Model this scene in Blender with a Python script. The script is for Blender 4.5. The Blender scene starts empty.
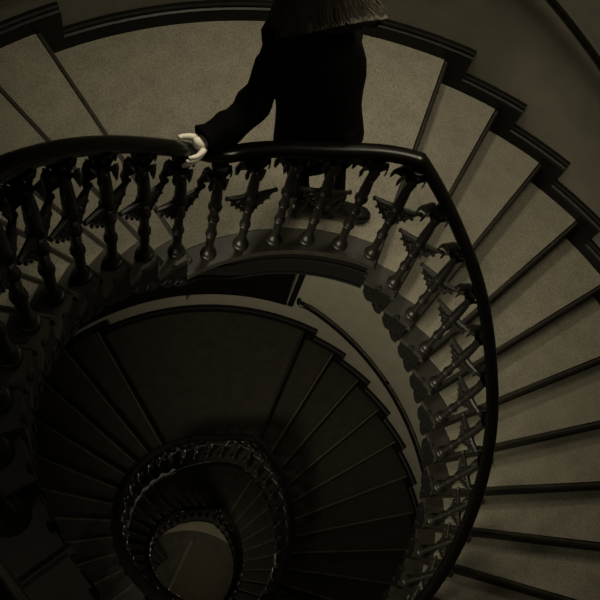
import bpy, bmesh, math, random
from mathutils import Vector, Matrix
random.seed(5)
PI = math.pi
SC = bpy.context.scene
COL = SC.collection

# ------------------------------------------------------------------ plan
S = 0.88
RI = 1.1927 * S            # inner edge of the treads
RO = 2.925 * S             # wall face, upper storey
RW = 2.955 * S              # wall face, lower storeys
RB = RI + 0.07 * S         # baluster line
AR = math.radians(65.03)   # landing, right edge
AL = math.radians(119.15)  # landing, left edge
D = math.radians(9.412)    # one tread
RISE = 0.2157 * S
HR = 0.95 * S              # rail centre above tread
N = 12
HB = 13 * RISE             # half storey
H = 26 * RISE              # storey
TT = 0.042                 # tread thickness
OFF = 0.25                 # baluster place in a tread, behind its nosing
FLIGHT_TURN = (AL + N * D) - AR

def P(r, a, z=0.0):
    return Vector((r * math.cos(a), r * math.sin(a), z))

# ------------------------------------------------------------------ materials
def mat(name, col, rough=0.6, noise=0.0, scale=20, col2=None, bump=0.0, metallic=0.0, spec=0.5, stretch=None, speck=0.0):
    m = bpy.data.materials.new(name); m.use_nodes = True
    nt = m.node_tree; b = nt.nodes['Principled BSDF']
    b.inputs['Base Color'].default_value = (*col, 1)
    b.inputs['Roughness'].default_value = rough
    b.inputs['Metallic'].default_value = metallic
    b.inputs['Specular IOR Level'].default_value = spec
    tc = nt.nodes.new('ShaderNodeTexCoord'); mp = nt.nodes.new('ShaderNodeMapping')
    nt.links.new(tc.outputs['Object'], mp.inputs['Vector'])
    if stretch: mp.inputs['Scale'].default_value = stretch
    n = nt.nodes.new('ShaderNodeTexNoise'); n.inputs['Scale'].default_value = scale
    n.inputs['Detail'].default_value = 6; n.inputs['Roughness'].default_value = 0.65
    nt.links.new(mp.outputs['Vector'], n.inputs['Vector'])
    r = nt.nodes.new('ShaderNodeValToRGB')
    c2 = col2 or tuple(max(0, c * (1 - noise)) for c in col)
    r.color_ramp.elements[0].position = 0.3; r.color_ramp.elements[0].color = (*c2, 1)
    r.color_ramp.elements[1].position = 0.7; r.color_ramp.elements[1].color = (*col, 1)
    nt.links.new(n.outputs['Fac'], r.inputs['Fac'])
    out = r.outputs['Color']
    if speck:
        n2 = nt.nodes.new('ShaderNodeTexNoise'); n2.inputs['Scale'].default_value = 120; n2.inputs['Detail'].default_value = 3
        n2.inputs['Roughness'].default_value = 0.8
        nt.links.new(tc.outputs['Object'], n2.inputs['Vector'])
        r2 = nt.nodes.new('ShaderNodeValToRGB')
        r2.color_ramp.elements[0].position = 0.3; r2.color_ramp.elements[0].color = (1 - speck,) * 3 + (1,)
        r2.color_ramp.elements[1].position = 0.55; r2.color_ramp.elements[1].color = (1, 1, 1, 1)
        nt.links.new(n2.outputs['Fac'], r2.inputs['Fac'])
        mx = nt.nodes.new('ShaderNodeMix'); mx.data_type = 'RGBA'; mx.blend_type = 'MULTIPLY'
        mx.inputs['Factor'].default_value = 1
        nt.links.new(out, mx.inputs['A']); nt.links.new(r2.outputs['Color'], mx.inputs['B'])
        out = mx.outputs['Result']
    nt.links.new(out, b.inputs['Base Color'])
    if bump:
        bp = nt.nodes.new('ShaderNodeBump'); bp.inputs['Strength'].default_value = bump; bp.inputs['Distance'].default_value = 0.01
        nt.links.new(n.outputs['Fac'], bp.inputs['Height']); nt.links.new(bp.outputs['Normal'], b.inputs['Normal'])
    return m

M = {}
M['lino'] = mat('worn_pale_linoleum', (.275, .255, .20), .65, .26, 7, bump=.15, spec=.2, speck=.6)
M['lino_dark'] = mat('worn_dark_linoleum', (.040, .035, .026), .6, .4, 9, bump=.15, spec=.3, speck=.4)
M['wood'] = mat('dark_stained_wood', (.036, .032, .025), .5, .45, 14, bump=.1, spec=.25)
M['rail_wood'] = mat('polished_dark_handrail', (.0055, .0046, .0034), .24, .4, 18, spec=.32)
M['skirt_wood'] = mat('black_painted_wood', (.006, .0054, .0043), .36, .3, 18, spec=.22)
M['iron'] = mat('dark_cast_iron', (.017, .0152, .012), .42, .5, 40, bump=.2, spec=.5)
M['shaded_iron'] = mat('shade_darkened_iron', (.006, .0055, .0045), .6, .4, 40, bump=.2, spec=.15)  # iron blackened so strings, brackets and fascias stay in shade; shade is in the colour
M['worn_wood'] = mat('worn_nosing_wood', (.13, .117, .088), .5, .5, 14, spec=.4)
M['plaster_upper'] = mat('dimmed_plaster', (.15, .139, .112), .85, .2, 5, bump=.12, spec=.15)  # same plaster, darkened in colour to dim the wall near the upper lamps
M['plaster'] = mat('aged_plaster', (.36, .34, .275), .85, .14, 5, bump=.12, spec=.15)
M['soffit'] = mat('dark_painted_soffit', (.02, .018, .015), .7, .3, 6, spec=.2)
M['stone'] = mat('dark_hall_stone', (.17, .155, .12), .6, .5, 5, bump=.1, spec=.3)
M['lit_stone'] = mat('lit_arc_stone', (.55, .50, .38), .6, .2, 6, spec=.3)  # pale colour stands in for light falling on the hall floor
M['coat'] = mat('black_wool', (.0035, .0033, .0032), .95, .4, 60, bump=.3, spec=.05)
M['trouser'] = mat('black_cotton', (.004, .004, .004), .9, .4, 60, bump=.2, spec=.08)
M['leather'] = mat('black_leather', (.006, .0055, .005), .38, .3, 40, spec=.45)
M['hair'] = mat('dark_brown_hair', (.085, .074, .056), .55, .5, 30, spec=.3)
M['skin'] = mat('pale_skin', (.90, .84, .74), .55, .05, 30, spec=.35)
M['eye'] = mat('eye_white', (.7, .68, .64), .3)
M['mat_weave'] = mat('brown_door_mat', (.23, .20, .14), .95, .5, 40, bump=.4, spec=.1)
M['mat_edge'] = mat('pale_mat_edge', (.34, .30, .22), .8, .4, 30, spec=.2)
M['metal'] = mat('worn_metal_strip', (.35, .32, .25), .4, .3, 30, metallic=.8)
g = bpy.data.materials.new('night_window_glass'); g.use_nodes = True
b = g.node_tree.nodes['Principled BSDF']; b.inputs['Base Color'].default_value = (.02, .02, .02, 1)
b.inputs['Roughness'].default_value = .08; b.inputs['Transmission Weight'].default_value = .6
M['glass'] = g

# ------------------------------------------------------------------ helpers
def link(name, bm, m, parent=None, smooth=False, sharp=40):
    me = bpy.data.meshes.new(name)
    bmesh.ops.recalc_face_normals(bm, faces=bm.faces)
    bm.to_mesh(me); bm.free()
    if smooth:
        for p in me.polygons: p.use_smooth = True
        try: me.set_sharp_from_angle(angle=math.radians(sharp))
        except Exception: pass
    for mm in (m if isinstance(m, (list, tuple)) else [m]): me.materials.append(M[mm])
    o = bpy.data.objects.new(name, me); COL.objects.link(o)
    if parent: o.parent = parent
    return o

def empty(name, loc=(0, 0, 0), rz=0):
    o = bpy.data.objects.new(name, None); COL.objects.link(o)
    o.empty_display_size = .1
    o.location = loc; o.rotation_euler = (0, 0, rz)
    return o

def tag(o, label=None, cat=None, group=None, kind=None):
    for k, v in (('label', label), ('category', cat), ('group', group), ('kind', kind)):
        if v: o[k] = v
    return o

def copy_tree(o, parent=None):
    c = o.copy(); COL.objects.link(c)
    if parent: c.parent = parent
    for ch in list(o.children): copy_tree(ch, c)
    return c

def sector(bm, r0, r1, a0, a1, z0, z1, step=math.radians(2.0), zf=None):
    """closed arc block; zf(a) -> (zlow, zhigh) overrides z0, z1"""
    n = max(1, int(abs(a1 - a0) / step + .5))
    rings = []
    for i in range(n + 1):
        a = a0 + (a1 - a0) * i / n
        lo, hi = zf(a) if zf else (z0, z1)
        rings.append([bm.verts.new(P(r, a, z)) for r, z in ((r0, lo), (r1, lo), (r1, hi), (r0, hi))])
    loft(bm, rings, True)

def loft(bm, rings, caps=True, closed_ring=True):
    m = len(rings[0])
    for A, B in zip(rings, rings[1:]):
        for j in range(m if closed_ring else m - 1):
            k = (j + 1) % m
            try: bm.faces.new((A[j], A[k], B[k], B[j]))
            except ValueError: pass
    if caps:
        for R in (rings[0], rings[-1]):
            try: bm.faces.new(R)
            except ValueError: pass

def arc_sweep(bm, prof, path):
    """prof: (radial, up) pairs; path: list of (r, a, z) kept upright"""
    rings = []
    for r, a, z in path:
        rings.append([bm.verts.new(P(r + u, a, z + v)) for u, v in prof])
    loft(bm, rings, True)

def tube(bm, pts, rad, n=8, caps=True):
    pts = [Vector(p) for p in pts]
    rings = []; prev = None
    for i, p in enumerate(pts):
        t = (pts[min(i + 1, len(pts) - 1)] - pts[max(i - 1, 0)]).normalized()
        if prev is None:
            u = t.orthogonal().normalized()
        else:
            u = (prev - t * prev.dot(t)).normalized()
        prev = u; v = t.cross(u)
        r = rad(i / (len(pts) - 1)) if callable(rad) else (rad[i] if isinstance(rad, (list, tuple)) else rad)
        rings.append([bm.verts.new(p + (u * math.cos(2 * PI * k / n) + v * math.sin(2 * PI * k / n)) * r) for k in range(n)])
    loft(bm, rings, caps)

def torus(bm, c, ax_u, ax_v, R, r, n=10, m=5):
    """ring lying in plane (ax_u, ax_v)"""
    c = Vector(c); w = ax_u.cross(ax_v).normalized()
    rings = []
    for i in range(n):
        a = 2 * PI * i / n; d = ax_u * math.cos(a) + ax_v * math.sin(a)
        rings.append([bm.verts.new(c + d * (R + r * math.cos(2 * PI * k / m)) + w * r * math.sin(2 * PI * k / m)) for k in range(m)])
    loft(bm, rings + [rings[0]], False)

def lathe(bm, prof, n=12, c=(0, 0, 0)):
    c = Vector(c); rings = []
    for r, z in prof:
        rings.append([bm.verts.new(c + Vector((r * math.cos(2 * PI * k / n), r * math.sin(2 * PI * k / n), z))) for k in range(n)])
    loft(bm, rings, True)

def box(bm, c, sx, sy, sz, rot=None):
    r = bmesh.ops.create_cube(bm, size=1)
    mtx = Matrix.Translation(c) @ (rot.to_4x4() if rot else Matrix()) @ Matrix.Diagonal((sx, sy, sz, 1))
    bmesh.ops.transform(bm, matrix=mtx, verts=r['verts'])

def nosing_profile():      # half-round front edge, (along, up)
    return [(.0, 0), (.0, -.042), (-.012, -.042), (-.02, -.034), (-.024, -.021), (-.02, -.008), (-.012, 0)]

# ------------------------------------------------------------------ one flight (descends clockwise from z=0, nosing 0 at AR)
def walk(a):               # height of the nosing line of the prototype flight
    return -max(0.0, min((AR - a) / D, N + 1)) * RISE

def covering_bm(an, ab, z, rin, rout, front=.030, back=.0):
    """pale covering sheet on a tread between nosing angle an and back angle ab (an < ab)"""
    bm = bmesh.new()
    pts = []
    n = 4
    def edge(r, a, w):      # point on circle r offset w metres from radial line a
        return Vector((r * math.cos(a) - w * math.sin(a), r * math.sin(a) + w * math.cos(a), 0))

    for i in range(n + 1):
        f = i / n
        for r in (rin, rout):
            pa = edge(r, an, front); pb = edge(r, ab, -back)
            aa = math.atan2(pa.y, pa.x); bb = math.atan2(pb.y, pb.x)
            if bb < aa: bb += 2 * PI
            a = aa + (bb - aa) * f
            pts.append((r, a))
    n = max(4, int((ab - an) / math.radians(3)))
    def ring(r):
        pa = edge(r, an, front); pb = edge(r, ab, -back)
        aa = math.atan2(pa.y, pa.x); bb = math.atan2(pb.y, pb.x)
        while bb < aa: bb += 2 * PI
        return [aa + (bb - aa) * i / n for i in range(n + 1)]
    ai, ao = ring(rin), ring(rout)
    rings = []
    for i in range(n + 1):
        rings.append([bm.verts.new(q) for q in (P(rin, ai[i], z), P(rout, ao[i], z), P(rout, ao[i], z + .005), P(rin, ai[i], z + .005))])
    loft(bm, rings, True)
    return bm

def radial_nosing(bm, a, z, r0, r1):
    rings = []
    t = Vector((-math.sin(a), math.cos(a), 0))
    for r in (r0, r1):
        rings.append([bm.verts.new(P(r, a, z) + t * (u + .022) + Vector((0, 0, v))) for u, v in nosing_profile()])
    loft(bm, rings, True)

R_OUT = RO - .05           # treads stop at the skirting face
def make_flight(cover, wall_r, nose='wood'):
    root = empty('stair_flight')
    rout = wall_r - .03
    for k in range(1, N + 1):
        an = AR - k * D; z = -k * RISE
        bm = bmesh.new()
        sector(bm, RI, rout, an + .022 / RI * .6, an + D + .012, z - TT, z)
        t = link('tread', bm, 'wood', root)
        link('covering', covering_bm(an, an + D, z, RI + .125, rout - .005), cover, t)
        bm = bmesh.new(); radial_nosing(bm, an, z, RI - .012, rout)
        link('nosing', bm, nose, t, True)
    for k in range(0, N + 1):
        an = AR - k * D; z = -k * RISE
        bm = bmesh.new()
        sector(bm, RI + .02, rout, an + .012, an + .026, z - RISE + .001, z - TT - .001)
        link('riser', bm, 'wood', root)
    # string with stepped top, smooth bottom
    bm = bmesh.new()
    for k in range(0, N + 1):
        an = AR - k * D; z = -k * RISE
        a0, a1 = an + .012, (an + D if k else an + .03)
        sector(bm, RI + .022, RI + .06, a0, a1, 0, 0, zf=lambda a, z=z: (walk(a) - .30, z - TT - .002))
    link('string', bm, 'shaded_iron', root)
    # carved brackets under each tread end
    for k in range(1, N + 1):
        an = AR - k * D
        bm = bmesh.new()
        n = 12
        rings = []
        for i in range(n + 1):
            f = i / n; a = an + .016 + (D - .02) * f
            bot = walk(a) - .30 - .034 * abs(math.sin(2 * PI * f)) - .008
            top = -k * RISE - TT - .004
            rings.append([bm.verts.new(P(r, a, z)) for r, z in ((RI + .002, bot), (RI + .03, bot), (RI + .03, top), (RI + .002, top))])
        loft(bm, rings, True)
        for f, rr, dz in ((.28, .040, -.275), (.75, .034, -.265), (.55, .03, -.13)):
            a = an + .016 + (D - .02) * f
            c = P(RI + .004, a, walk(a) + dz)
            e = P(1, a).normalized(); tv = Vector((-e.y, e.x, 0)); up = Vector((0, 0, 1))
            torus(bm, c, tv, up, rr * .6, rr * .22, 12, 6)
            bmesh.ops.create_icosphere(bm, subdivisions=1, radius=rr * .25, matrix=Matrix.Translation(c))
        link('bracket', bm, 'shaded_iron', root, True)
    # soffit
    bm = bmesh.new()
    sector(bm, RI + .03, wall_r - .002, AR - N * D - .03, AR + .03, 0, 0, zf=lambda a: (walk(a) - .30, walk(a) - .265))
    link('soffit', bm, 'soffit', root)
    return root

def make_landing(a0, a1, cover, wall_r, name='stair_landing'):
    """a0: edge the next flight drops from, a1: edge where the upper flight arrives"""
    root = empty(name)
    rout = wall_r - .03
    bm = bmesh.new(); sector(bm, RI, rout, a0 + .015, a1 + .012, -TT, 0); s = link('floor_board', bm, 'wood', root)
    link('covering', covering_bm(a0, a1, 0, RI + .125, rout - .005), cover, s)
    bm = bmesh.new(); radial_nosing(bm, a0, 0, RI - .012, rout); link('nosing', bm, 'wood', s, True)
    bm = bmesh.new()
    def low(a):
        f = min(1, max(0, (a - (a1 - .30)) / .30)); f = f * f * (3 - 2 * f)
        return -.30 + .185 * f
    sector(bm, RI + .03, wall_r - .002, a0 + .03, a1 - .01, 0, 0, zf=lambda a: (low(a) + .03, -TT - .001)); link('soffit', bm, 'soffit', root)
    bm = bmesh.new()
    sector(bm, RI + .025, RI + .06, a0 + .012, a1 + .01, 0, 0, zf=lambda a: (low(a) - .02, -TT - .002))
    n = int((a1 - a0) / math.radians(2))
    path = lambda f: [(RI + .022, a0 + .012 + (a1 - a0) * i / n, f * (low(a0 + .012 + (a1 - a0) * i / n) - .02)) for i in range(n + 1)]
    rnd = [(.01, -.018), (-.012, -.016), (-.02, 0), (-.012, .016), (.01, .018)]
    rnd = [(u * .6, v * .6) for u, v in rnd]
    arc_sweep(bm, rnd, path(.45)); arc_sweep(bm, rnd, path(.97))
    link('fascia', bm, 'shaded_iron', root, True)
    bm = bmesh.new()
    arc_sweep(bm, [(.03, 0), (-.002, 0), (-.006, -.005), (-.008, -.021), (-.006, -.037), (-.002, -.042), (.03, -.042)],
              [(RI, a0 + .012 + (a1 - a0) * i / n, .0005) for i in range(n + 1)])
    link('edge_nosing', bm, 'wood', s, True)
    return root

A_B0 = AL + N * D - 2 * PI      # landing B spans A_B0 .. AR-N*D   (flight arrives at AR-N*D, next drops from A_B0)
A_B1 = AR - N * D

# ------------------------------------------------------------------ skirting (setting)
SK_H, SK_M = .125, math.radians(2.7)
def skirt_profile(h=SK_H):
    return [(.004, h), (-.022, h), (-.030, h - .008), (-.030, h - .02), (-.020, h - .028), (-.040, h - .036), (-.044, h - .05), (-.044, -.10), (.004, -.10)]

def skirt_seg(bm, wr, a0, a1, z, low):
    n = max(1, int((a1 - a0) / math.radians(2)))
    prof = [(u, (v if v > -.05 else -low)) for u, v in skirt_profile()]
    arc_sweep(bm, prof, [(wr, a0 + (a1 - a0) * i / n, z) for i in range(n + 1)])

def make_flight_skirt(wr):
    bm = bmesh.new()
    for k in range(1, N + 1):
        skirt_seg(bm, wr, AR - k * D - SK_M, AR - (k - 1) * D - SK_M + .001, -k * RISE, RISE + .05)
    return tag(link('baseboard_flight', bm, 'skirt_wood'), kind='structure')

def make_landing_skirt(wr, a0, a1, win=None):
    bm = bmesh.new()
    skirt_seg(bm, wr, a0 - SK_M, a1 - SK_M + .001, 0, RISE + .05)
    return tag(link('baseboard_landing', bm, 'skirt_wood'), kind='structure')

# ------------------------------------------------------------------ walls with the landing window
W0, W1, WZ0, WZ1 = math.radians(70.2), math.radians(131), .49, 2.55
def phi_to_z(a):
    """walking surface of the turn; a from -88 to 272 degrees"""
    if a < A_B1:
        return -HB
    if a < AR: return -(AR - a) / D * RISE
    if a < AL: return 0.0
    if a < AL + N * D: return RISE + (a - AL) / D * RISE
    return HB

def make_wall(wr, name, top=None, base=None, wm='plaster'):
    A0, A1 = math.radians(-88), math.radians(272)
    angs = [A0 + (A1 - A0) * i / 180 for i in range(181)] + [W0, W1]
    angs = sorted(set(angs))
    angs = [a for i, a in enumerate(angs) if a in (W0, W1) or min(abs(a - W0), abs(a - W1)) > .008]
    bm = bmesh.new(); vs = {}
    def v(i, z):
        key = (i, round(z, 5))
        if key not in vs: vs[key] = bm.verts.new(P(wr, angs[i], z))
        return vs[key]
    def levels(a):
        lo = (phi_to_z(a) - .30) if base is None else base
        hi = phi_to_z(a) + H - .28 if top is None else top
        zs = [lo, WZ0, WZ1, hi]
        return zs
    for i in range(len(angs) - 1):
        inwin = angs[i] >= W0 - 1e-6 and angs[i + 1] <= W1 + 1e-6
        m = (angs[i] + angs[i + 1]) / 2
        if inwin and base is None:
            za, zb = levels(angs[i]), levels(angs[i + 1])
            for s in (0, 2):
                bm.faces.new((v(i, za[s]), v(i + 1, zb[s]), v(i + 1, zb[s + 1]), v(i, za[s + 1])))
        else:
            za, zb = levels(angs[i]), levels(angs[i + 1])
            bm.faces.new((v(i, za[0]), v(i + 1, zb[0]), v(i + 1, zb[3]), v(i, za[3])))
    bmesh.ops.recalc_face_normals(bm, faces=bm.faces)
    # outwards-facing faces so that the thickness grows away from the shaft
    f = bm.faces[:][0]
    if f.normal.dot(Vector((f.calc_center_median().x, f.calc_center_median().y, 0))) > 0:
        bmesh.ops.reverse_faces(bm, faces=bm.faces)
    me = bpy.data.meshes.new(name); bm.to_mesh(me); bm.free(); me.materials.append(M[wm])
    o = bpy.data.objects.new(name, me); COL.objects.link(o)
    so = o.modifiers.new('thick', 'SOLIDIFY'); so.thickness = .38; so.offset = -1
    return tag(o, kind='structure')

def make_window(wr, name):
    root = empty(name); tag(root, kind='structure')
    rg = wr + .25
    bm = bmesh.new()     # outer frame, mullions and transom
    def bar_v(a, w, z0, z1, d=.06):
        e = w / 2 / rg
        sector(bm, rg, rg + d, a - e, a + e, z0, z1)
    sector(bm, rg, rg + .06, W0 + .004, W1 - .004, WZ0 + .02, WZ0 + .10)
    sector(bm, rg, rg + .06, W0 + .004, W1 - .004, WZ1 - .09, WZ1 - .003)
    sector(bm, rg + .005, rg + .055, W0 + .004, W1 - .004, WZ0 + 1.35, WZ0 + 1.41)
    for i in range(5):
        a = W0 + .02 + (W1 - W0 - .04) * i / 4
        bar_v(a, .07, WZ0 + .02, WZ1 - .003)
    link('window_frame', bm, 'skirt_wood', root)
    bm = bmesh.new(); sector(bm, rg + .025, rg + .032, W0 + .01, W1 - .01, WZ0 + .05, WZ1 - .05)
    link('pane', bm, 'glass', root)
    bm = bmesh.new()     # sill board
    n = 30
    arc_sweep(bm, [(-.03, -.012), (-.036, .0), (-.03, .016), (.25, .016), (.25, -.012)],
              [(wr, W0 + .003 + (W1 - W0 - .006) * i / n, WZ0) for i in range(n + 1)])
    link('window_sill', bm, 'skirt_wood', root)
    bm = bmesh.new()     # casing strips on the wall beside the reveal
    for a0, a1 in ((W0 - .026, W0 - .002), (W1 + .002, W1 + .026)):
        sector(bm, wr - .018, wr + .005, a0, a1, WZ0 - .03, WZ1 + .06)
    sector(bm, wr - .018, wr + .005, W0 - .026, W1 + .026, WZ1, WZ1 + .06)
    link('casing', bm, 'skirt_wood', root)
    bm = bmesh.new()     # casement stay lying on the sill
    a = math.radians(95)
    tube(bm, [P(wr - .028, a, WZ0 + .025), P(wr - .06, a, WZ0 + .02), P(wr - .062, a, WZ0 - .05)], .008, 6)
    tube(bm, [P(wr - .028, a - .03, WZ0 + .024), P(wr - .028, a + .03, WZ0 + .024)], .010, 6)
    link('catch', bm, 'skirt_wood', root, True)
    return root

# ------------------------------------------------------------------ wall handrail
def make_wall_handrail(wr, hgt=.70):
    root = empty('wall_handrail')
    rr = wr - .075
    zz = lambda a: walk(a) + hgt
    a_s, a_e = AR + math.radians(2.2), AR - N * D - .03
    n = 60
    pts = [P(wr - .01, a_s + .012, zz(a_s)), P(rr + .02, a_s + .010, zz(a_s))]
    pts += [P(rr, a_s + (a_e - a_s) * i / n, zz(a_s + (a_e - a_s) * i / n)) for i in range(n + 1)]
    pts += [P(rr + .02, a_e - .01, zz(a_e)), P(wr - .01, a_e - .012, zz(a_e))]
    bm = bmesh.new(); tube(bm, pts, .021, 10)
    link('grip', bm, 'rail_wood', root, True)
    for i in range(5):
        a = AR + .03 - (AR + .03 - a_e - .04) * i / 4
        bm = bmesh.new()
        z = zz(a)
        tube(bm, [P(wr - .004, a, z - .07), P(rr + .03, a, z - .065), P(rr, a, z - .05), P(rr, a, z - .015)], .009, 6)
        e = P(1, a).normalized()
        tube(bm, [P(wr - .001, a, z - .07), P(wr - .012, a, z - .07)], .028, 10)
        link('bracket', bm, 'iron', root, True)
    return root

# ------------------------------------------------------------------ balusters and rail
def baluster_shaft_bm():
    bm = bmesh.new()
    top = HR - .03
    prof = [(.0, 0), (.040, 0), (.042, .008), (.038, .016), (.030, .02), (.033, .028), (.034, .036), (.029, .043),
            (.021, .05), (.020, .075), (.021, .13), (.022, .19), (.023, .20), (.028, .204), (.0285, .212), (.023, .217), (.027, .222), (.0265, .229),
            (.021, .236), (.020, .27), (.021, .335), (.022, .345), (.028, .350), (.029, .359), (.023, .366), (.026, .371), (.025, .379), (.021, .39), (.021, .44),
            (.025, .452), (.032, .46), (.033, .474), (.027, .484), (.024, .50), (.026, .53), (.023, .60), (.019, .665), (.017, .69),
            (.024, .697), (.025, .706), (.019, .714), (.019, .725), (.021, .75), (.027, .77), (.033, .78), (.033, top), (0, top)]
    lathe(bm, prof, 12)
    return bm

def capital_bm():          # ragged leaf drooping out below the rail on the upper side, small leaves round the neck; x = along the rail
    bm = bmesh.new()
    def leaf(d, big, wid, lobes):
        s = Vector((-d.y, d.x, 0)); up = Vector((0, 0, 1))
        path = [(.014, .70), (.026, .735), (.040, .762), (.040 + .022 * big, .768), (.040 + .042 * big, .752), (.040 + .054 * big, .722), (.040 + .056 * big, .692)]
        rings = []
        for i, (out, z) in enumerate(path):
            f = i / (len(path) - 1)
            w = wid * (math.sin(PI * (.15 + .8 * f)) + lobes * (1 if i % 2 else -1) * .22)
            c = d * out + up * z
            rings.append([bm.verts.new(c + s * w - up * .012), bm.verts.new(c + d * .004 + up * .006), bm.verts.new(c - s * w - up * .012), bm.verts.new(c - d * .004 - up * .010)])
        loft(bm, rings, True)
    leaf(Vector((1, 0, 0)), 1.0, .027, 1)
    for dy in (-.55, .55):
        leaf(Vector((math.cos(dy), math.sin(dy), 0)), .55, .015, 1)
    for a in (PI * .5, PI, PI * 1.5):
        leaf(Vector((math.cos(a), math.sin(a), 0)), .25, .020, 0)
    return bm

def ornament_bm():         # lacy wedge hung under a short bar, in the plane of the rail
    bm = bmesh.new()
    X, Z = Vector((1, 0, 0)), Vector((0, 0, 1))
    zt = .475
    L = .105
    for sx in (-1, 1):
        tube(bm, [X * (sx * .0) + Z * zt, X * (sx * .06) + Z * (zt + .002), X * (sx * .095) + Z * (zt + .008), X * (sx * .112) + Z * (zt + .012)], [.015, .0135, .012, .010], 7)
        bmesh.ops.create_icosphere(bm, subdivisions=1, radius=.013, matrix=Matrix.Translation(X * (sx * .114) + Z * (zt + .012)))
        tube(bm, [X * (sx * .10) + Z * (zt + .01), X * (sx * .075) + Z * (zt - .045), X * (sx * .03) + Z * (zt - .105), X * (sx * .018) + Z * (zt - .125)], .009, 6)
        torus(bm, X * (sx * .046) + Z * (zt - .034), X, Z, .021, .009, 12, 5)
        torus(bm, X * (sx * .078) + Z * (zt - .018), X, Z, .012, .007, 10, 5)
        torus(bm, X * (sx * .032) + Z * (zt - .076), X, Z, .013, .007, 10, 5)
        bmesh.ops.create_icosphere(bm, subdivisions=1, radius=.010, matrix=Matrix.Translation(X * (sx * .046) + Z * (zt - .034)))
        for q in ((.088, -.05), (.062, -.085), (.036, -.118)):
            bmesh.ops.create_icosphere(bm, subdivisions=1, radius=.009, matrix=Matrix.Translation(X * (sx * q[0]) + Z * (zt + q[1])))
    return bm

PROTO_B = None
def place_baluster(root, a, z, orn=True, r=None):
    global PROTO_B
    if PROTO_B is None:
        s = link('baluster', baluster_shaft_bm(), 'iron', None, True, 60)
        link('capital', capital_bm(), 'iron', s, True)
        o = link('ornament', ornament_bm(), 'iron', s, True)
        PROTO_B = s; c = s
        kids = list(s.children)
        c.parent = root
    else:
        c = PROTO_B.copy(); COL.objects.link(c); c.parent = root
        for ch in PROTO_B.children:
            if ch.name.startswith('ornament') and not orn: continue
            d = ch.copy(); COL.objects.link(d); d.parent = c
    c.location = P(r or RB, a, z); c.rotation_euler = (0, 0, a + PI / 2)
    return c

def rail_z(a):
    """rail height on the unwound turn, a in -88..272 degrees"""
    def hl(a):   # height at baluster-line angle
        if a >= AL + (N + OFF) * D - D * 0: return HB
        if a >= AL + (OFF - 1) * D: return min(HB, (a - (AL + (OFF - 1) * D)) / D * RISE)
        if a >= AR + OFF * D: return 0.0
        return max(-HB, (a - (AR + OFF * D)) / D * RISE)
    # the turn out of the level stretch on the left is eased
    if abs(a - 1.951) < .1: return sum(hl(a + .012 * i) for i in range(-5, 6)) / 11 + HR
    return hl(a) + HR

def rail_r(a):
    """the handrail wanders a little from the line of the baluster feet"""
    pts = [(-2, -.048), (AR - 9 * D, -.048), (AR - 5 * D, -.032), (AR - 2 * D, 0), (AR + OFF * D, .02), ((AR + AL) / 2 - .05, -.022), (1.951, .016), (1.951 + 2 * D, 0), (9, 0)]
    for (x0, y0), (x1, y1) in zip(pts, pts[1:]):
        if a <= x1:
            f = (a - x0) / (x1 - x0); f = f * f * (3 - 2 * f)
            return RB + y0 + (y1 - y0) * f
    return RB

def make_railing():
    root = empty('stair_railing')
    A0, A1 = math.radians(-88), math.radians(272)
    kinks = [AR + OFF * D, AL + (OFF - 1) * D]
    kinks += [AR + OFF * D - 13 * D, AL + (OFF - 1) * D + 13 * D]
    angs = sorted([A0 + (A1 - A0) * i / 200 for i in range(201)] + kinks)
    prof = [(-.037, -.004), (-.035, .011), (-.027, .023), (-.010, .030), (.010, .030), (.027, .023), (.035, .011), (.037, -.004),
            (.031, -.013), (.025, -.017), (.023, -.032), (-.023, -.032), (-.025, -.017), (-.031, -.013)]
    bm = bmesh.new()
    arc_sweep(bm, prof, [(rail_r(a), a, rail_z(a)) for a in angs])
    link('handrail', bm, 'rail_wood', root, True, 50)
    for k in range(1, N + 1):
        place_baluster(root, AR - (k - OFF) * D, -k * RISE, r=RB - .018 * min(1, max(0, (k - 2) / 4)))
        if k != 11: place_baluster(root, AL + (k - 1 + OFF) * D, k * RISE)
    first, last = AR + OFF * D, 1.955
    for i in range(6):
        place_baluster(root, first + (last - first) * i / 5, 0, i % 2 == 0)
    return root

# ------------------------------------------------------------------ assemble the shaft
# upper storey (pale covering)
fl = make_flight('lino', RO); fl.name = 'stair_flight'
tag(fl, 'pale-covered stair flight winding down right from the landing where the woman stands', 'stairs', 'flights of the winding stair')
fl_up = copy_tree(fl); fl_up.location = (0, 0, HB); fl_up.rotation_euler = (0, 0, FLIGHT_TURN)
tag(fl_up, 'pale-covered stair flight climbing left from the woman\'s landing towards the viewer', 'stairs')
la = make_landing(AR, AL, 'lino', RO)
tag(la, 'pale curved landing on which the woman stands', 'landing', 'landings of the winding stair')
lb_up = make_landing(A_B0, A_B1, 'lino', RO)
lb = copy_tree(lb_up)
lb_up.location = (0, 0, HB)
tag(lb_up, 'landing at the head of the left flight, beside the viewer', 'landing', 'landings of the winding stair')
lb.location = (0, 0, -HB)
tag(lb, 'pale landing at the foot of the right-hand flight, below the viewer', 'landing', 'landings of the winding stair')
# skirtings of the upper storey
sk = make_flight_skirt(RO)
c = sk.copy(); COL.objects.link(c); c.location.z = HB; c.rotation_euler.z = FLIGHT_TURN
make_landing_skirt(RO, AR, AL)
s2 = make_landing_skirt(RO, A_B0, A_B1); s2.location.z = HB
c = s2.copy(); COL.objects.link(c); c.location.z = -HB

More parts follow.
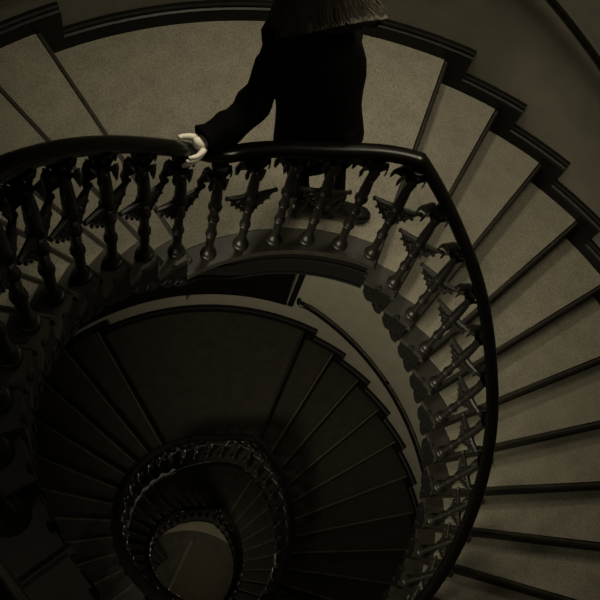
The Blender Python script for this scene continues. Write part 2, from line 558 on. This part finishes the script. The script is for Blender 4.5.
def railing_for(label, z, off):
    rail = make_railing()
    nb = 8
    half = math.radians(-88)
    span0, span1 = AR - (N - OFF) * D, AL + (N - 1 + OFF) * D - 2 * PI
    for i in range(1, nb):
        a = span1 + (span0 - span1) * i / nb
        if a > half: place_baluster(rail, a, -HB, i % 2 == 0)
        else: place_baluster(rail, a + 2 * PI, HB, i % 2 == 0)
    tag(rail, label, 'railing', 'railing rings of the stairwell')
    rail.location = (off[0], off[1], z)
    return rail
railing_for('cast-iron stair railing with dark handrail that the woman holds', 0, (0, 0))

# lower storeys (dark covering); the well tightens and steps over a little on the way down
RI_UP, RB_UP = RI, RB
STOREYS = ((1, .96 * S, (-.068 * S, .216 * S),
            'dark stair flight on the left of the shaft, leading down to the second landing',
            'dark curved landing one storey below the woman, under the long window',
            'dark stair flight fanning down on the right below the second landing',
            'dark landing at the foot of the second right-hand flight',
            'second cast-iron railing ring, one storey below the woman'),
           (2, .82 * S, (.03 * S, .45 * S),
            'dark stair flight inside the second ring on the left, down to the lowest landing',
            'lowest curved landing, just outside the smallest railing ring',
            'lowest right-hand stair flight inside the second railing ring',
            'last half landing before the stone hall floor',
            'smallest cast-iron railing ring around the lit hall floor'))
for n_, ri, off, l_left, l_land, l_right, l_half, l_rail in STOREYS:
    RI, RB = ri, ri + .07 * S
    z = -n_ * H
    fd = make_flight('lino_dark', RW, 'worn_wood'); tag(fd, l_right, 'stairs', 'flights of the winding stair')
    c = copy_tree(fd); c['label'] = l_left
    RZ = -.033
    fd.location = (off[0], off[1], z); fd.rotation_euler.z = RZ
    c.location = (off[0], off[1], z + HB); c.rotation_euler = (0, 0, FLIGHT_TURN + RZ)
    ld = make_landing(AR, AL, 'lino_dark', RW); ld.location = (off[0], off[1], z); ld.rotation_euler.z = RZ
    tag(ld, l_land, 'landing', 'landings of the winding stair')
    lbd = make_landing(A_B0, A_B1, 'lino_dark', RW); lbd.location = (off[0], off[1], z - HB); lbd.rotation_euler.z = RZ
    tag(lbd, l_half, 'landing', 'landings of the winding stair')
    railing_for(l_rail, z, off).rotation_euler.z = RZ
    k1 = make_flight_skirt(RW); k2 = k1.copy(); COL.objects.link(k2)
    k1.location = fd.location; k2.location = c.location; k1.rotation_euler.z = RZ; k2.rotation_euler.z = FLIGHT_TURN + RZ
    k3 = make_landing_skirt(RW, AR, AL); k3.location = ld.location; k3.rotation_euler.z = RZ
    k4 = make_landing_skirt(RW, A_B0, A_B1); k4.location = lbd.location; k4.rotation_euler.z = RZ
c = copy_tree(fd); c.location = (off[0], off[1], -3 * H + HB); c.rotation_euler = (0, 0, FLIGHT_TURN + RZ)
c['label'] = 'lowest left-hand stair flight reaching the stone hall floor'
RI, RB = RI_UP, RB_UP
O1, O2 = STOREYS[0][2], STOREYS[1][2]

# walls
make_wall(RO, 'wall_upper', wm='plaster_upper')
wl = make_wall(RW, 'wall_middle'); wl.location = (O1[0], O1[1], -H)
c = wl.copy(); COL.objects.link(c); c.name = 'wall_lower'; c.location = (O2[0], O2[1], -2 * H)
# ground storey wall: from the hall floor up to the lowest flight
bm = bmesh.new()
sector(bm, RW, RW + .3, math.radians(-88), math.radians(272), 0, 0, zf=lambda a: (-3 * H - .1, phi_to_z(a) - 2 * H - .28))
o = tag(link('wall_ground', bm, 'plaster'), kind='structure'); o.location = (O2[0], O2[1], 0)
w1 = make_window(RO, 'window_1')
w2 = make_window(RW, 'window_2'); w2.location = (O1[0], O1[1], -H)
c = copy_tree(w2); c.name = 'window_3'; c.location = (O2[0], O2[1], -2 * H)
bm = bmesh.new(); sector(bm, .0001, RO + .3, 0, 2 * PI, H + HB, H + HB + .2, step=math.radians(6))
tag(link('ceiling', bm, 'plaster'), kind='structure')
bm = bmesh.new()
sector(bm, RO, RO + .3, math.radians(-88), math.radians(272), 0, 0, zf=lambda a: (phi_to_z(a) + H - .3, H + HB + .02))
tag(link('wall_top', bm, 'plaster'), kind='structure')
bm = bmesh.new(); sector(bm, .0001, RW + .3, 0, 2 * PI, -3 * H - .12, -3 * H, step=math.radians(6))
tag(link('floor', bm, 'stone'), kind='structure')
bm = bmesh.new(); sector(bm, 1.80 * S, 2.60 * S, 0, 2 * PI, -3 * H - .01, -3 * H + .004)
tag(link('lit_ring_1', bm, 'lit_stone'), kind='structure')  # added ring, painted pale as the lit arc of the floor

# wall handrails
wh = make_wall_handrail(RO, .86)
tag(wh, 'dark rounded handrail fixed to the upper wall at the top right', 'handrail', 'handrails on the curved wall')
wd = make_wall_handrail(RW); wd.location = (O1[0], O1[1], -H)
tag(wd, 'dark handrail curving down the lit wall under the right-hand flight', 'handrail', 'handrails on the curved wall')
c = copy_tree(wd); c.location = (O2[0], O2[1], -2 * H); c['label'] = 'handrail on the wall of the lowest right-hand flight'

# hall floor mat
F = -3 * H
mt = empty('door_mat', (.19 * S, 1.0 * S, F))
tag(mt, 'brown rectangular mat with a pale edge strip on the stone hall floor', 'mat')
pa, pb = Vector((.19, 1.56, 0)) * S, Vector((-.46, .33, 0)) * S
u = (pa - pb).normalized(); v = Vector((u.y, -u.x, 0)); Lm = (pa - pb).length
base = mt.location
def quad_block(bm, o, du, dv, z0, z1):
    q = [o, o + u * du, o + u * du + v * dv, o + v * dv]
    rings = [[bm.verts.new(p - Vector((base.x, base.y, 0)) + Vector((0, 0, z))) for p in q] for z in (z0, z1)]
    loft(bm, rings, True)
bm = bmesh.new(); quad_block(bm, pb + v * .07, Lm, .95, .006, .018); link('pile', bm, 'mat_weave', mt)
bm = bmesh.new(); quad_block(bm, pb, Lm, .07, .006, .03); link('edge_strip', bm, 'mat_edge', mt)

# ------------------------------------------------------------------ the woman
WB = Vector((.2, 1.24, .005))
person = empty('person', WB)
tag(person, 'woman seen from behind in a black coat, long hair, left hand on the rail', 'person')
def W(x, y, z): return Vector((x, y, z)) - WB

def skin_obj(name, chains, m, parent, sub=2):
    """chains: list of (points, radii, edges) ; each chain is one connected skeleton, root = vertex 0"""
    me = bpy.data.meshes.new(name)
    vs, es, rs, roots = [], [], [], []
    for pts, rad, edg in chains:
        o = len(vs); roots.append(o)
        vs += [tuple(p) for p in pts]; rs += rad
        es += [(a + o, b + o) for a, b in (edg or [(i, i + 1) for i in range(len(pts) - 1)])]
    me.from_pydata(vs, es, [])
    o = bpy.data.objects.new(name, me); COL.objects.link(o); o.parent = parent
    me.materials.append(M[m])
    sk = o.modifiers.new('skin', 'SKIN'); sk.use_smooth_shade = True
    for i, r in enumerate(rs):
        d = me.skin_vertices[0].data[i]
        d.radius = r if isinstance(r, tuple) else (r, r)
        d.use_root = i in roots
    ss = o.modifiers.new('sub', 'SUBSURF'); ss.levels = sub; ss.render_levels = sub
    return o

face = Vector((.5, .866, 0)); side = Vector((-face.y, face.x, 0))   # side = her left
hip = Vector((.05, 1.295, .84)); chest = Vector((-.055, 1.285, 1.18)); neck = Vector((-.115, 1.29, 1.42)); head = Vector((-.115, 1.325, 1.585))
lsh = Vector((-.215, 1.285, 1.34)); rsh = Vector((.02, 1.34, 1.35))
HA = math.radians(119.9)
hc = P(rail_r(HA), HA, rail_z(HA))
T0 = P(RB, HA + .05, rail_z(HA + .05)) - P(RB, HA - .05, rail_z(HA - .05)); T0.normalize()
E0 = P(1, HA).normalized(); B0 = E0.cross(T0).normalized()
if B0.z < 0: B0 = -B0
def hp(s, n, b): return hc + T0 * s + E0 * n + B0 * b - WB
wrist = hc + T0 * -.066 + E0 * .012 + B0 * .05
elbow = Vector((-.302, 1.165, 1.035))
lhip, rhip = hip + side * .088 - Vector((0, 0, .12)), hip - side * .088 - Vector((0, 0, .12))
lkn, lan = Vector((-.02, 1.32, .44)), Vector((.055, 1.262, .095))
rkn, ran = Vector((.165, 1.31, .45)), Vector((.235, 1.262, .095))
relb, rwr = Vector((.065, 1.385, 1.10)), Vector((-.03, 1.45, 1.02))
lh0, rh0 = hip + side * .05 - Vector((0, 0, .055)), hip - side * .05 - Vector((0, 0, .055))
pts = [hip + Vector((0, 0, .03)), (hip + chest) / 2, chest, neck - Vector((0, 0, .04)), neck + Vector((0, .01, .045)), head - Vector((0, 0, .05)), head + Vector((0, 0, .02)), head + Vector((0, 0, .10)),
       lsh, Vector((-.232, 1.245, 1.165)), elbow, Vector((-.388, 1.085, 1.0)), wrist, rsh, relb, rwr, rwr + face * .08 - Vector((0, 0, .04)),
       lhip, lkn, lan, lan + Vector((.09, .0, -.045)), rhip, rkn, ran, ran + Vector((.09, -.015, -.045)),
       head + face * .085 - Vector((0, 0, .02)), lh0, rh0]
rad = [.07, .09, .11, .07, .05, .062, .085, .06,   .042, .038, .036, .030, .024, .045, .036, .025, .025, .066, .045, .030, .018, .066, .045, .030, .018, .02, .068, .068]
edg = [(0, 1), (1, 2), (2, 3), (3, 4), (4, 5), (5, 6), (6, 7), (3, 8), (8, 9), (9, 10), (10, 11), (11, 12), (3, 13), (13, 14), (14, 15), (15, 16), (0, 26), (26, 17), (17, 18), (18, 19), (19, 20), (0, 27), (27, 21), (21, 22), (22, 23), (23, 24), (6, 25)]
chains = [([p - WB for p in pts], rad, edg)]
# hand on the rail: web over the top, thumb on the wall side, fingers down the well side
chains.append(([hp(-.075, .010, .05), hp(-.048, .006, .050), hp(-.026, .0, .046), hp(-.012, -.026, .038), hp(-.012, .026, .038)],
               [.027, .032, .030, .022, .021], [(0, 1), (1, 2), (2, 3), (2, 4)]))
chains.append(([hp(-.034, .022, .044), hp(-.006, .040, .034), hp(.020, .047, .020), hp(.040, .046, .010)], [.020, .0135, .0115, .009], None))
for i, (dn, db, ln) in enumerate(((0, 0, .95), (-.003, -.016, 1.0), (-.002, -.032, .92), (.002, -.046, .75))):
    chains.append(([hp(-.040, -.022, .042 + db * .6), hp(-.012, -.042 + dn, .032 + db), hp(.010 * ln, -.050 + dn, .016 + db), hp(.028 * ln, -.049 + dn, .005 + db), hp(.042 * ln, -.044 + dn, -.004 + db)],
                   [.017, .0125, .0105, .0095, .007], None))
# right hand
rh = rwr + face * .06 - Vector((0, 0, .03))
for i in range(4):
    o = side * (.03 - .02 * i)
    chains.append(([rh + o * .6 - WB, rh + o + face * .05 - Vector((0, 0, .03)) - WB, rh + o + face * .075 - Vector((0, 0, .06)) - WB, rh + o + face * .07 - Vector((0, 0, .085)) - WB], [.016, .010, .009, .007], None))
chains.append(([rh + side * .015 - WB, rh + side * .05 + face * .01 - Vector((0, 0, .02)) - WB, rh + side * .055 + face * .035 - Vector((0, 0, .04)) - WB], [.016, .011, .008], None))
skin_obj('body', chains, 'skin', person)

# trousers and boots
skin_obj('trousers', [([hip + Vector((0, 0, .03)) - WB, lhip - WB, lkn - WB, lan + Vector((0, 0, .03)) - WB, rhip - WB, rkn - WB, ran + Vector((0, 0, .03)) - WB, hip + Vector((0, 0, .10)) - WB, lh0 - WB, rh0 - WB],
                       [.08, .084, .062, .050, .084, .062, .050, .09, .08, .08], [(0, 8), (8, 1), (1, 2), (2, 3), (0, 9), (9, 4), (4, 5), (5, 6), (0, 7)])], 'trouser', person)
def boot(heel, d):
    d = d.normalized(); s = Vector((-d.y, d.x, 0)); bm = bmesh.new()
    secs = [(-.055, .030, .0, .10), (-.05, .036, .0, .13), (.0, .040, .0, .125), (.04, .042, .0, .098), (.09, .047, .0, .075), (.14, .049, .0, .062), (.175, .040, .0, .052), (.198, .020, .004, .036)]
    rings = []
    for x, w, lo, hi in secs:
        ring = []
        for k in range(14):
            a = 2 * PI * k / 14
            y = w * math.copysign(abs(math.cos(a)) ** .7, math.cos(a)); zz = (lo + hi) / 2 + (hi - lo) / 2 * math.copysign(abs(math.sin(a)) ** .7, math.sin(a))
            ring.append(bm.verts.new(heel + d * x + s * y + Vector((0, 0, zz)) - WB))
        rings.append(ring)
    loft(bm, rings, True)
    # ankle shaft
    rings = []
    for zz, w in ((.06, .044), (.12, .045), (.18, .050), (.19, .046)):
        rings.append([bm.verts.new(heel + d * (-.008 - .02 * zz) + d * w * math.cos(2 * PI * k / 14) + s * w * .9 * math.sin(2 * PI * k / 14) + Vector((0, 0, zz)) - WB) for k in range(14)])
    loft(bm, rings, True)
    o = link('boot', bm, 'leather', person, True, 70)
    return o
boot(Vector((.06, 1.262, .006)), Vector((1, .05, 0)))
boot(Vector((.242, 1.262, .006)), Vector((1, -.17, 0)))

# coat: lofted body plus two sleeves in one mesh
bm = bmesh.new()
def ell(bm, c, w, d, ax=None, n=28, ph=0, wob=0.0):
    c = Vector(c); ring = []
    for k in range(n):
        a = 2 * PI * k / n
        f = 1 + wob * math.sin(5 * a + ph) + wob * .6 * math.sin(9 * a + 2 * ph)
        ring.append(bm.verts.new(c + CX * (w * f * math.cos(a)) + CY * (d * f * math.sin(a)) - WB))
    return ring
CX = Vector((.97, .24, 0)).normalized(); CY = Vector((-CX.y, CX.x, 0))
secs = [((.075, 1.30, .525), .206, .132, .05), ((.07, 1.30, .535), .216, .138, .05), ((.06, 1.30, .60), .214, .134, .04), ((.035, 1.297, .73), .202, .130, .025), ((.006, 1.292, .86), .191, .124, .015),
        ((-.012, 1.287, .95), .192, .122, .014), ((-.030, 1.284, 1.06), .198, .126, .01), ((-.055, 1.283, 1.16), .198, .128, .01), ((-.085, 1.284, 1.25), .188, .125, .008), ((-.108, 1.286, 1.33), .172, .108, .004), ((-.114, 1.29, 1.385), .125, .088, 0), ((-.116, 1.292, 1.43), .082, .072, 0), ((-.116, 1.294, 1.475), .08, .074, 0), ((-.116, 1.294, 1.47), .066, .06, 0)]
loft(bm, [ell(bm, c, w, d, wob=wb, ph=i * .4) for i, (c, w, d, wb) in enumerate(secs)], True)
def sleeve(way, seed, r0=.076, r1=.062):
    pts, rr = [], []
    rnd = random.Random(seed); n = 30
    seg = len(way) - 1
    for i in range(n + 1):
        f = i / n; q = f * seg; j = min(int(q), seg - 1); t = q - j
        p0, p1, p2, p3 = way[max(j - 1, 0)], way[j], way[j + 1], way[min(j + 2, seg)]
        p = .5 * ((2 * p1) + (p2 - p0) * t + (2 * p0 - 5 * p1 + 4 * p2 - p3) * t * t + (3 * p1 - p0 - 3 * p2 + p3) * t ** 3)
        r = (r0 + (r1 - r0) * f) * (1 + .10 * math.sin(f * 31 + seed) + rnd.uniform(-.04, .04))
        pts.append(p - WB); rr.append(r)
    pts.append(pts[-1].lerp(pts[-2], .2)); rr.append(rr[-1] * .7)
    tube(bm, pts, rr, 16)
sleeve([lsh + Vector((.07, 0, .0)), lsh + Vector((.0, -.01, -.03)), Vector((-.232, 1.245, 1.165)), elbow, Vector((-.388, 1.085, 1.0)), wrist + T0 * .012], 1)
sleeve([rsh + Vector((-.03, 0, -.02)), rsh + Vector((.03, .03, -.13)), relb, rwr], 2, .068, .05)
o = link('coat', bm, 'coat', person, True, 75)

# hair: cap, long fall and fine strands
bm = bmesh.new()
CX = Vector((.98, .2, 0)).normalized(); CY = Vector((-CX.y, CX.x, 0))
secs = [((-.055, 1.30, 1.408), .196, .146, .03), ((-.055, 1.30, 1.425), .218, .166, .03), ((-.058, 1.305, 1.47), .204, .160, .03), ((-.085, 1.31, 1.52), .165, .145, .03), ((-.105, 1.315, 1.58), .128, .124, .02), ((-.113, 1.322, 1.64), .108, .114, .01), ((-.115, 1.325, 1.69), .086, .096, 0), ((-.115, 1.326, 1.72), .05, .058, 0), ((-.115, 1.326, 1.73), .01, .012, 0)]
def hang(q):
    """how far the lower edge hangs: longer over her left shoulder, shorter at the nape"""
    u = q.dot(CX) / .21; v = q.dot(CY) / .17
    return (-.10 if u < 0 else -.04) * u * u + .105 * max(0, -v)
def ring_hair(c, w, d, wob, i):
    ring = ell(bm, c, w, d, n=40, ph=i * .5, wob=wob)
    for vv in ring:
        q = vv.co + WB - Vector(c)
        fr = q.dot(face)
        if fr > .045 and c[2] < 1.65: vv.co -= face * (fr - .045)
        if c[2] < 1.44: vv.co.z += hang(q) + random.uniform(-.005, .005)
    return ring
loft(bm, [ring_hair(c, w, d, wb, i) for i, (c, w, d, wb) in enumerate(secs)], True)
hair = link('hair', bm, 'hair', person, True, 80)
bm = bmesh.new()
rnd = random.Random(11)
for k in range(260):
    ang = rnd.uniform(PI * .95, PI * 2.25)
    lift = 1 + rnd.uniform(.0, .03)
    pts = []
    stray = rnd.random() < .05
    for (c, w, d, wb) in reversed(secs[1:-1]):
        a = ang + .06 * math.sin(c[2] * 30 + k)
        q = Vector(c) + CX * (w * lift * math.cos(a)) + CY * (d * lift * math.sin(a)) - WB
        fr = (q + WB - Vector(c)).dot(face)
        if fr > .05: q -= face * (fr - .05)
        if c[2] < 1.44: q.z += hang(q + WB - Vector(c))
        pts.append(q)
    e = pts[-1].copy(); ctr = Vector(secs[0][0]) - WB
    pts.append(e.lerp(ctr + Vector((0, 0, e.z - ctr.z)), .13) + Vector((rnd.uniform(-.01, .01) + (-.02 if stray else 0), rnd.uniform(-.01, .01), -rnd.uniform(.0, .014) - (.06 if stray else 0))))
    tube(bm, pts, lambda f: .0030 * (1 - .75 * f), 4)
link('strands', bm, 'hair', hair, True)
# face on the far side of the head
for sx in (-1, 1):
    bm = bmesh.new(); bmesh.ops.create_uvsphere(bm, u_segments=10, v_segments=8, radius=.013, matrix=Matrix.Translation(head + face * .078 + side * (.032 * sx) + Vector((0, 0, .02)) - WB))
    link('eye', bm, 'eye', person, True)
bm = bmesh.new()
tube(bm, [head + face * .078 + side * q + Vector((0, 0, -.055 - abs(q) * .1)) - WB for q in (-.025, -.01, 0, .01, .025)], [.003, .007, .008, .007, .003], 6)
link('mouth', bm, 'mat_weave', person, True)

# ------------------------------------------------------------------ light
def light(kind, loc, power, col, size=.3, rot=None, name='lamp', spot=None):
    d = bpy.data.lights.new(name, kind); d.energy = power; d.color = col
    if kind in ('POINT', 'SPOT'): d.shadow_soft_size = size
    if kind == 'AREA': d.size = size
    if kind == 'SPOT': d.spot_size, d.spot_blend = spot
    o = bpy.data.objects.new(name, d); COL.objects.link(o); o.location = loc
    if rot is not None: o.rotation_euler = rot
    return o
WARM = (1.0, .90, .66)
def aim(frm, to): return (Vector(to) - Vector(frm)).to_track_quat('-Z', 'Y').to_euler()
lp = Vector((.08, 2.15, 2.70))
light('SPOT', lp, 108, WARM, .18, rot=aim(lp, (.22, 1.0, 0)), name='stair_lamp_upper', spot=(math.radians(112), 1.0))
lp = Vector((1.15, 1.35, 2.75))
light('SPOT', lp, 85, WARM, .40, rot=aim(lp, (.72, 1.3, 0)), name='right_fill', spot=(math.radians(118), 1.0))  # added fill, brightens the landing's right side and first right-hand steps
lm = Vector((-1.95, -.75, .35))
light('SPOT', lm, 420, WARM, .5, rot=aim(lm, (1.5, 2.2, -2.7)), name='stair_lamp_middle', spot=(math.radians(80), .9))
light('POINT', (-1.7, -1.3, 4.9), 22, WARM, .15, name='left_fill')  # added weak fill, lifts the dark treads at lower left
light('POINT', P(1.9, math.radians(205), -H - .6), 14, WARM, .12, name='stair_lamp_lower')
light('POINT', P(1.5, math.radians(60), -2 * H - 3.0), 8, WARM, .12, name='hall_lamp')
light('POINT', (.75, .35, -2 * H + 1.0), 14, WARM, .12, name='lowest_fill')  # added unseen light inside the well, lifts the lowest right-hand treads
w = bpy.data.worlds.new('dark'); SC.world = w; w.use_nodes = True
w.node_tree.nodes['Background'].inputs['Color'].default_value = (.004, .0037, .003, 1)
w.node_tree.nodes['Background'].inputs['Strength'].default_value = 1

# ------------------------------------------------------------------ camera
cd = bpy.data.cameras.new('camera'); cam = bpy.data.objects.new('camera', cd); COL.objects.link(cam)
R = Matrix(((0.98139, 0.01579, -0.19137), (-0.08996, 0.91828, -0.38558), (0.16964, 0.39562, 0.90261)))
cam.matrix_world = Matrix.Translation((-0.72996, -0.75193, 3.56256)) @ R.to_4x4()
cd.sensor_width = 36; cd.sensor_fit = 'HORIZONTAL'; cd.lens = 36 * 794.92 / 600
cd.clip_start = .02; cd.clip_end = 100
SC.camera = cam
SC.view_settings.view_transform = 'Standard'; SC.view_settings.look = 'None'
SC.view_settings.gamma = 1; SC.view_settings.use_curve_mapping = False
SC.view_settings.exposure = 0
